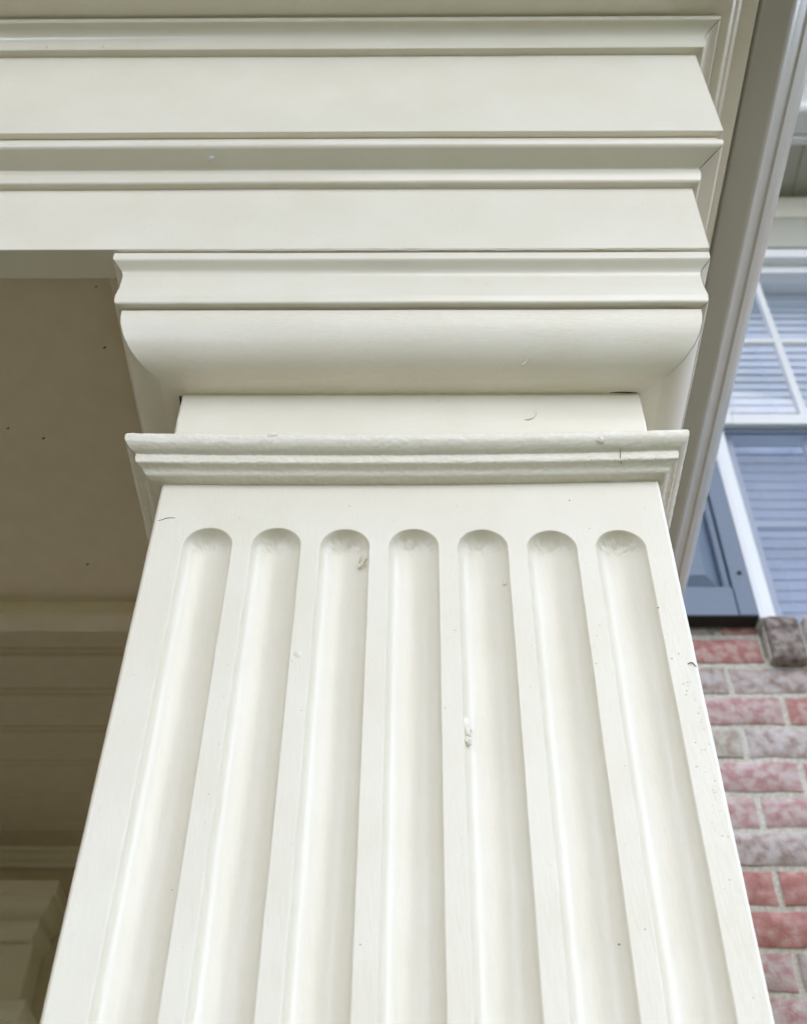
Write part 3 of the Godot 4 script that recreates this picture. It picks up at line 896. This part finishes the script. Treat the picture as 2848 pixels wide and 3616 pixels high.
func wear() -> void:
	var col: Node3D = get_node("porch_column")
	var ent: Node3D = get_node("porch_entablature")
	var F := Vector3(0, 0, 1)
	# fluted shaft
	thread(col, "crack", [Vector3(-0.1475, 0.4884, 0), Vector3(-0.145, 0.4892, 0.0001), Vector3(-0.1428, 0.4905, 0.0001), Vector3(-0.140, 0.4909, 0.0001), Vector3(-0.1373, 0.4908, 0)], 0.00022, M.dark)
	thread(col, "hair", [Vector3(0.1445, 0.3828, 0.0003), Vector3(0.146, 0.3834, 0.0007), Vector3(0.1472, 0.3831, 0.0006), Vector3(0.1487, 0.3809, 0.0002)], 0.0003, M.dark)
	blob(col, "paint_drip", Vector3(-0.0582, 0.3893, 0), F, Vector3(0.0022, 0.0028, 0.0007), 0.3, M.shaft, 1.0)
	blob(col, "paint_lump", Vector3(0.0290, 0.346, -0.003), Vector3(0.5, 0, 1), Vector3(0.0028, 0.0055, 0.0012), 0.1, M.shaft, 2.0)
	blob(col, "paint_lump", Vector3(0.0295, 0.3375, -0.0035), Vector3(0.5, 0, 1), Vector3(0.0022, 0.0026, 0.0014), 0.1, M.shaft, 2.6)
	thread(col, "paint_run", [Vector3(-0.0275, 0.4655, -0.0045), Vector3(-0.0295, 0.461, -0.0072), Vector3(-0.0285, 0.4575, -0.0066), Vector3(-0.0262, 0.4570, -0.0040), Vector3(-0.0243, 0.4592, -0.0012)], 0.0009, M.shaft)
	thread(col, "paint_run", [Vector3(0.0545, 0.452, -0.0042), Vector3(0.0537, 0.447, -0.0052), Vector3(0.0529, 0.4438, -0.0058), Vector3(0.0545, 0.4425, -0.0040)], 0.0008, M.shaft)
	rng.seed = 404
	var list: Array = []
	for p in [Vector3(0.135, 0.4216, 0), Vector3(0.1409, 0.3897, 0), Vector3(0.1368, 0.3865, 0), Vector3(0.0906, 0.2315, 0), Vector3(0.1026, 0.2383, 0), Vector3(0.0248, 0.4055, 0), Vector3(0.0947, 0.5057, 0), Vector3(-0.1041, 0.2557, 0), Vector3(-0.0356, 0.5009, 0)]:
		list.append([p, rng.randf_range(0.0004, 0.0009), rng.randf_range(0.3, 1.0)])
	for i in 40:                        # on the lands between flutes and the flat above them
		var k := rng.randi() % 8
		var x: float = -0.142 if k == 0 else flute_x(k - 1) + 0.0197 + rng.randf_range(-0.004, 0.004)
		list.append([Vector3(minf(x, 0.143), rng.randf_range(0.16, 0.51), 0), rng.randf_range(0.0002, 0.0005), rng.randf_range(0.3, 1.0)])
	for i in 26:
		list.append([Vector3(rng.randf_range(-0.13, 0.13), rng.randf_range(0.487, 0.605), 0), rng.randf_range(0.00015, 0.0004), rng.randf_range(0.3, 1.0)])
	specks(col, list, M.dirt)
	# flaking along the right-hand edge
	list = []
	for i in 46:
		var y := lerpf(0.372, 0.255, pow(rng.randf(), 1.2))
		list.append([Vector3(0.1432 + rng.randfn() * 0.0026, y, 0), rng.randf_range(0.0003, 0.0008), rng.randf_range(0.4, 1.3)])
	specks(col, list, M.chip)
	# necking
	thread(col, "paint_drip", [Vector3(0.0730, 0.5806, 0), Vector3(0.0752, 0.5803, 0.0002), Vector3(0.0778, 0.5818, 0.0004), Vector3(0.0797, 0.5845, 0.0003), Vector3(0.0806, 0.5885, 0)], 0.0010, M.beam)
	blob(col, "paint_drip", Vector3(0.0189, 0.5990, 0), F, Vector3(0.0012, 0.0010, 0.0005), 0.0, M.beam, 5.0)
	thread(col, "open_joint", [Vector3(0.1300, 0.6071, 0.0008), Vector3(0.137, 0.6068, 0.0012), Vector3(0.143, 0.6068, 0.0010), Vector3(0.148, 0.6070, 0.0006)], 0.0005, M.dark)
	thread(col, "open_joint", [Vector3(-0.1515, 0.607, -0.0012), Vector3(-0.1518, 0.6066, -0.012), Vector3(-0.1522, 0.6066, -0.025), Vector3(-0.152, 0.6068, -0.04)], 0.0012, M.dark)
	thread(col, "open_joint", [Vector3(-0.1505, 0.5225, 0.001), Vector3(-0.1522, 0.5216, -0.004), Vector3(-0.1525, 0.5214, -0.014), Vector3(-0.1522, 0.5215, -0.028)], 0.0007, M.dark)
	# echinus
	thread(col, "paint_drip", [Vector3(0.0716, 0.6083, 0.0224), Vector3(0.0735, 0.6086, 0.0232), Vector3(0.0749, 0.6098, 0.0247), Vector3(0.0755, 0.6118, 0.0268)], 0.0008, M.ovolo)
	thread(col, "paint_drip", [Vector3(0.0575, 0.6071, 0.0200), Vector3(0.0588, 0.6079, 0.0214), Vector3(0.0598, 0.6091, 0.0238)], 0.0006, M.ovolo)
	for i in 4:
		blob(col, "paint_drip", Vector3([0.073, 0.081, 0.09, 0.137][i], [0.6255, 0.6262, 0.6268, 0.6078][i], [0.0357, 0.036, 0.0361, 0.0205][i]), Vector3(0, -0.55, 0.8), Vector3(0.004, 0.0011, 0.0005) * [1.0, 0.7, 0.9, 0.55][i], 0.1 * i, M.ovolo, i + 3.0)
	# astragal: nail heads, a rust stain, pits along its step
	blob(col, "nail_head", Vector3(-0.083, 0.5415, 0.0200), Vector3(0, -0.25, 1), Vector3(0.0036, 0.0026, 0.0012), 0.0, M.old, 8.0)
	blob(col, "nail_head", Vector3(0.1146, 0.5385, 0.0190), Vector3(0, -0.35, 1), Vector3(0.0026, 0.0026, 0.0014), 0.0, M.old, 8.5)
	blob(col, "rust_stain", Vector3(-0.0452, 0.5259, 0.0085), Vector3(0, -0.6, 0.8), Vector3(0.0034, 0.0019, 0.00045), 0.1, M.rust, 9.0)
	list = []
	for x in [-0.0192, -0.0021, 0.0121, 0.0376, 0.049, 0.0659, 0.0802, 0.0915, 0.1087, 0.123, 0.1315, 0.1473]:
		list.append([Vector3(x, 0.5272 + 0.010 * x, 0.0124), rng.randf_range(0.0004, 0.0009), rng.randf_range(0.3, 1.0)])
	for i in 30:
		list.append([Vector3(rng.randf_range(-0.15, 0.15), 0.5365 + rng.randf_range(-0.001, 0.003), 0.0190), rng.randf_range(0.0002, 0.0005), rng.randf_range(0.3, 1.0)])
	specks(col, list, M.dirt)
	thread(col, "crack", [Vector3(0.1265, 0.535, 0.0152), Vector3(0.1262, 0.530, 0.0130), Vector3(0.1266, 0.5265, 0.0106)], 0.0003, M.dirt)
	# flecks of bare primer along the joint under the astragal
	for i in 16:
		blob(col, "bare_fleck", Vector3(rng.randf_range(0.045, 0.13), 0.5222 + rng.randf_range(-0.0012, 0.0006), 0.0002), F, Vector3(rng.randf_range(0.001, 0.0035), rng.randf_range(0.0005, 0.0013), 0.0004), rng.randf_range(-0.3, 0.3), M.white, i + 20.0)
	# mitre joints opening a little at the corner
	thread(ent, "mitre_joint", [Vector3(HALF + 0.0605, 0.7931, 0.0606), Vector3(HALF + 0.066, 0.7955, 0.0661), Vector3(HALF + 0.071, 0.7975, 0.0711), Vector3(HALF + 0.0755, 0.7993, 0.0756)], 0.00035, M.dirt)
	thread(ent, "mitre_joint", [Vector3(HALF + 0.0882, 0.957, 0.0882), Vector3(HALF + 0.0902, 0.9617, 0.0902), Vector3(HALF + 0.0945, 0.9650, 0.0945), Vector3(HALF + 0.1003, 0.9665, 0.1003)], 0.0003, M.dirt)
	thread(col, "mitre_joint", [Vector3(HALF + 0.0376, 0.6370, 0.0377), Vector3(HALF + 0.0345, 0.6255, 0.0346), Vector3(HALF + 0.0300, 0.6185, 0.0301), Vector3(HALF + 0.0230, 0.6110, 0.0231)], 0.0002, M.dirt)
	# uneven caulk run along the joints
	for q in [[-0.2, 0.2, 0.6972, 0.0524, 0.0006], [-0.148, 0.126, 0.6068, 0.0006, 0.0006], [-0.148, 0.148, 0.5218, 0.0004, 0.0005]]:
		var run: Array = []
		for i in 90:
			var x := lerpf(q[0], q[1], i / 89.0)
			run.append(Vector3(x, q[2] + 0.0006 * fine.get_noise_2d(x * 60.0, q[2] * 99.0), q[3] + 0.0005 * fine.get_noise_2d(x * 140.0, q[2] * 55.0)))
		thread(col, "caulk_bead", run, q[4], M.old)
	# abacus and beam
	blob(col, "nail_head", Vector3(0.0025, 0.6795, 0.0440), Vector3(0, -0.2, 1), Vector3(0.0018, 0.0014, 0.0008), 0.2, M.beam, 11.0)
	list = []
	for p in [Vector3(-0.1628, 0.6872, 0.0506), Vector3(-0.1555, 0.6872, 0.0506), Vector3(-0.1345, 0.6872, 0.0506), Vector3(0.0335, 0.6470, 0.0438)]:
		list.append([p, 0.0006, rng.randf_range(0.4, 1.0)])
	for i in 24:
		list.append([Vector3(rng.randf_range(-0.19, 0.19), rng.randf_range(0.652, 0.675), 0.0446), rng.randf_range(0.0002, 0.0004), rng.randf_range(0.3, 1.0)])
	specks(col, list, M.dirt)
	blob(ent, "paint_lump", Vector3(-0.1463, 0.7960, 0.0682), Vector3(0, -0.9, 0.4), Vector3(0.0026, 0.0022, 0.0010), 0.6, M.putty, 13.0)
	for i in 6:
		blob(ent, "paint_drip", Vector3(-0.128 + i * 0.007, 0.8395 + rng.randf_range(-0.001, 0.003), 0.0793), F, Vector3(0.002, 0.0006, 0.0002), rng.randf_range(-0.3, 0.3), M.beam, i + 31.0)
	list = []
	for p in [Vector3(-0.2977, 0.9500, 0.0874), Vector3(-0.2513, 0.9500, 0.0874)]: list.append([p, 0.0011, 0.8])
	for i in 50:
		list.append([Vector3(rng.randf_range(-0.3, 0.21), rng.randf_range(0.703, 0.775), 0.0538), rng.randf_range(0.0002, 0.00045), rng.randf_range(0.3, 1.0)])
		list.append([Vector3(rng.randf_range(-0.3, 0.22), rng.randf_range(0.822, 0.944), 0.0801), rng.randf_range(0.0002, 0.0004), rng.randf_range(0.3, 1.0)])
	specks(ent, list, M.dirt)
	for p in [Vector3(-0.2253, 0.7141, 0.0126), Vector3(-0.2292, 0.7141, -0.041), Vector3(-0.214, 0.7141, -0.119), Vector3(-0.2948, 0.7141, -0.1303), Vector3(-0.3208, 0.7141, -0.1198), Vector3(-0.2885, 0.7141, -0.2779)]:
		var r := rng.randf_range(0.0007, 0.0013)
		thread(ent, "dead_gnat", [p - Vector3(r, 0, r * 0.3), p - Vector3(0, r * 0.5, 0), p + Vector3(r, 0, r)], r * 0.55, M.dark)

# a broad-leaved tree standing in the lawn to the left of the viewer
func tree(label: String, where: Vector3, low: float, seed_: int) -> void:
	var t := thing("shade_tree", label, "tree", where)
	var st := begin()
	var limb := func(a: Vector3, b: Vector3, ra: float, rb: float) -> void:
		var d := (b - a).normalized()
		var u := d.cross(Vector3(0.3, 0.2, 1)).normalized()
		var v := d.cross(u)
		for k in 10:
			var p := TAU * k / 10.0
			var q := TAU * (k + 1) / 10.0
			var np := u * cos(p) + v * sin(p)
			var nq := u * cos(q) + v * sin(q)
			tri(st, a + np * ra, a + nq * ra, b + nq * rb, np, nq, nq)
			tri(st, a + np * ra, b + nq * rb, b + np * rb, np, nq, np)
	limb.call(Vector3.ZERO, Vector3(0.1, 4.6, 0), 0.26, 0.2)
	limb.call(Vector3(0.1, 4.6, 0), Vector3(0, 9.5, 0.2), 0.2, 0.07)
	rng.seed = seed_
	var tips: Array = []
	for i in 16:
		var a := TAU * i / 16.0 + rng.randf_range(-0.2, 0.2)
		var tip := Vector3(cos(a) * rng.randf_range(0.9, 2.2), rng.randf_range(low, 11.0), sin(a) * rng.randf_range(0.9, 2.2))
		limb.call(Vector3(0.05, minf(rng.randf_range(4.2, 7.5), tip.y - 0.8), 0), tip, 0.09, 0.03)
		tips.append(tip)
	obj("trunk", st.commit(), M.bark, t)
	var lf := begin()
	var n := Vector3(0, 1, 0.2).normalized()
	for s in [-1.0, 1.0]:
		tri(lf, Vector3(0, 0, 0), Vector3(s * 0.045, 0.012, 0.05), Vector3(0, 0, 0.13), n, n, n)
	var mm := MultiMesh.new()
	mm.transform_format = MultiMesh.TRANSFORM_3D
	mm.mesh = lf.commit()
	mm.instance_count = 26000
	for i in 26000:
		var c: Vector3 = tips[rng.randi() % tips.size()]
		var p := c + Vector3(rng.randfn(), rng.randfn() * 0.8, rng.randfn()) * 0.62
		var b := Basis.from_euler(Vector3(rng.randf_range(-1, 1), rng.randf() * TAU, rng.randf_range(-1, 1))).scaled(Vector3.ONE * rng.randf_range(1.1, 2.1))
		mm.set_instance_transform(i, Transform3D(b, p))
	var mi := MultiMeshInstance3D.new()
	mi.name = "crown"
	mi.multimesh = mm
	mi.material_override = M.leaf
	mi.set_meta("kind", "stuff")
	t.add_child(mi)

func _ready() -> void:
	rng.seed = 5
	wob.seed = 3
	wob.frequency = 0.35
	fine.seed = 8
	fine.frequency = 1.0
	fine.fractal_octaves = 2
	# camera
	var cam := Camera3D.new()
	cam.name = "camera"
	var th := deg_to_rad(45.7)
	var yaw := deg_to_rad(0.69)
	var f0 := Vector3(0, sin(th), -cos(th))
	var u := Vector3(0, cos(th), sin(th))
	var fwd := f0 * cos(yaw) - Vector3.RIGHT * sin(yaw)
	var rgt := Vector3.RIGHT * cos(yaw) + f0 * sin(yaw)
	cam.transform = Transform3D(Basis(rgt, u, -fwd), Vector3(0.0046938, 0.0, 0.4838896))
	cam.fov = 47.03
	cam.near = 0.02
	cam.far = 400.0
	var lens := CameraAttributesPhysical.new()
	lens.frustum_focal_length = 8.5
	lens.frustum_focus_distance = 0.70
	lens.exposure_aperture = 2.8
	cam.attributes = lens
	cam.fov = 47.03
	add_child(cam)
	cam.make_current()
	# sky
	var sky_m := ProceduralSkyMaterial.new()
	sky_m.sky_top_color = Color(0.825, 0.89, 1.0)
	sky_m.sky_horizon_color = Color(0.74, 0.78, 0.85)
	sky_m.sky_curve = 0.35
	sky_m.ground_bottom_color = Color(0.2, 0.25, 0.12)
	sky_m.ground_horizon_color = Color(0.5, 0.5, 0.45)
	sky_m.sky_energy_multiplier = 2.1
	var sky := Sky.new()
	sky.sky_material = sky_m
	var env := Environment.new()
	env.background_mode = Environment.BG_SKY
	env.sky = sky
	env.tonemap_mode = Environment.TONE_MAPPER_LINEAR
	env.tonemap_exposure = 1.87
	env.sdfgi_enabled = true
	env.ssao_enabled = true
	env.ssil_enabled = true
	var we := WorldEnvironment.new()
	we.name = "world_environment"
	we.environment = env
	add_child(we)
	# a veiled sun behind the viewer's right shoulder
	var sun := DirectionalLight3D.new()
	sun.name = "sun"
	sun.light_energy = 0.15
	sun.light_angular_distance = 35.0
	sun.light_color = Color(1.0, 0.98, 0.985)
	sun.shadow_enabled = true
	sun.look_at_from_position(Vector3(2.0, 5.0, 7.5), Vector3.ZERO)
	add_child(sun)
	make_materials()
	grounds()
	wing()
	tree("tall leafy tree with a high crown in front of the porch", Vector3(-2.3, -1.65, 3.2), 6.8, 91)
	tree("low full leafy tree away to the right of the porch", Vector3(9.0, -1.65, 1.5), 2.4, 92)
	house_wall()
	eaves()
	window()
	shutter()
	porch_inside()
	entablature()
	column()
	wear()
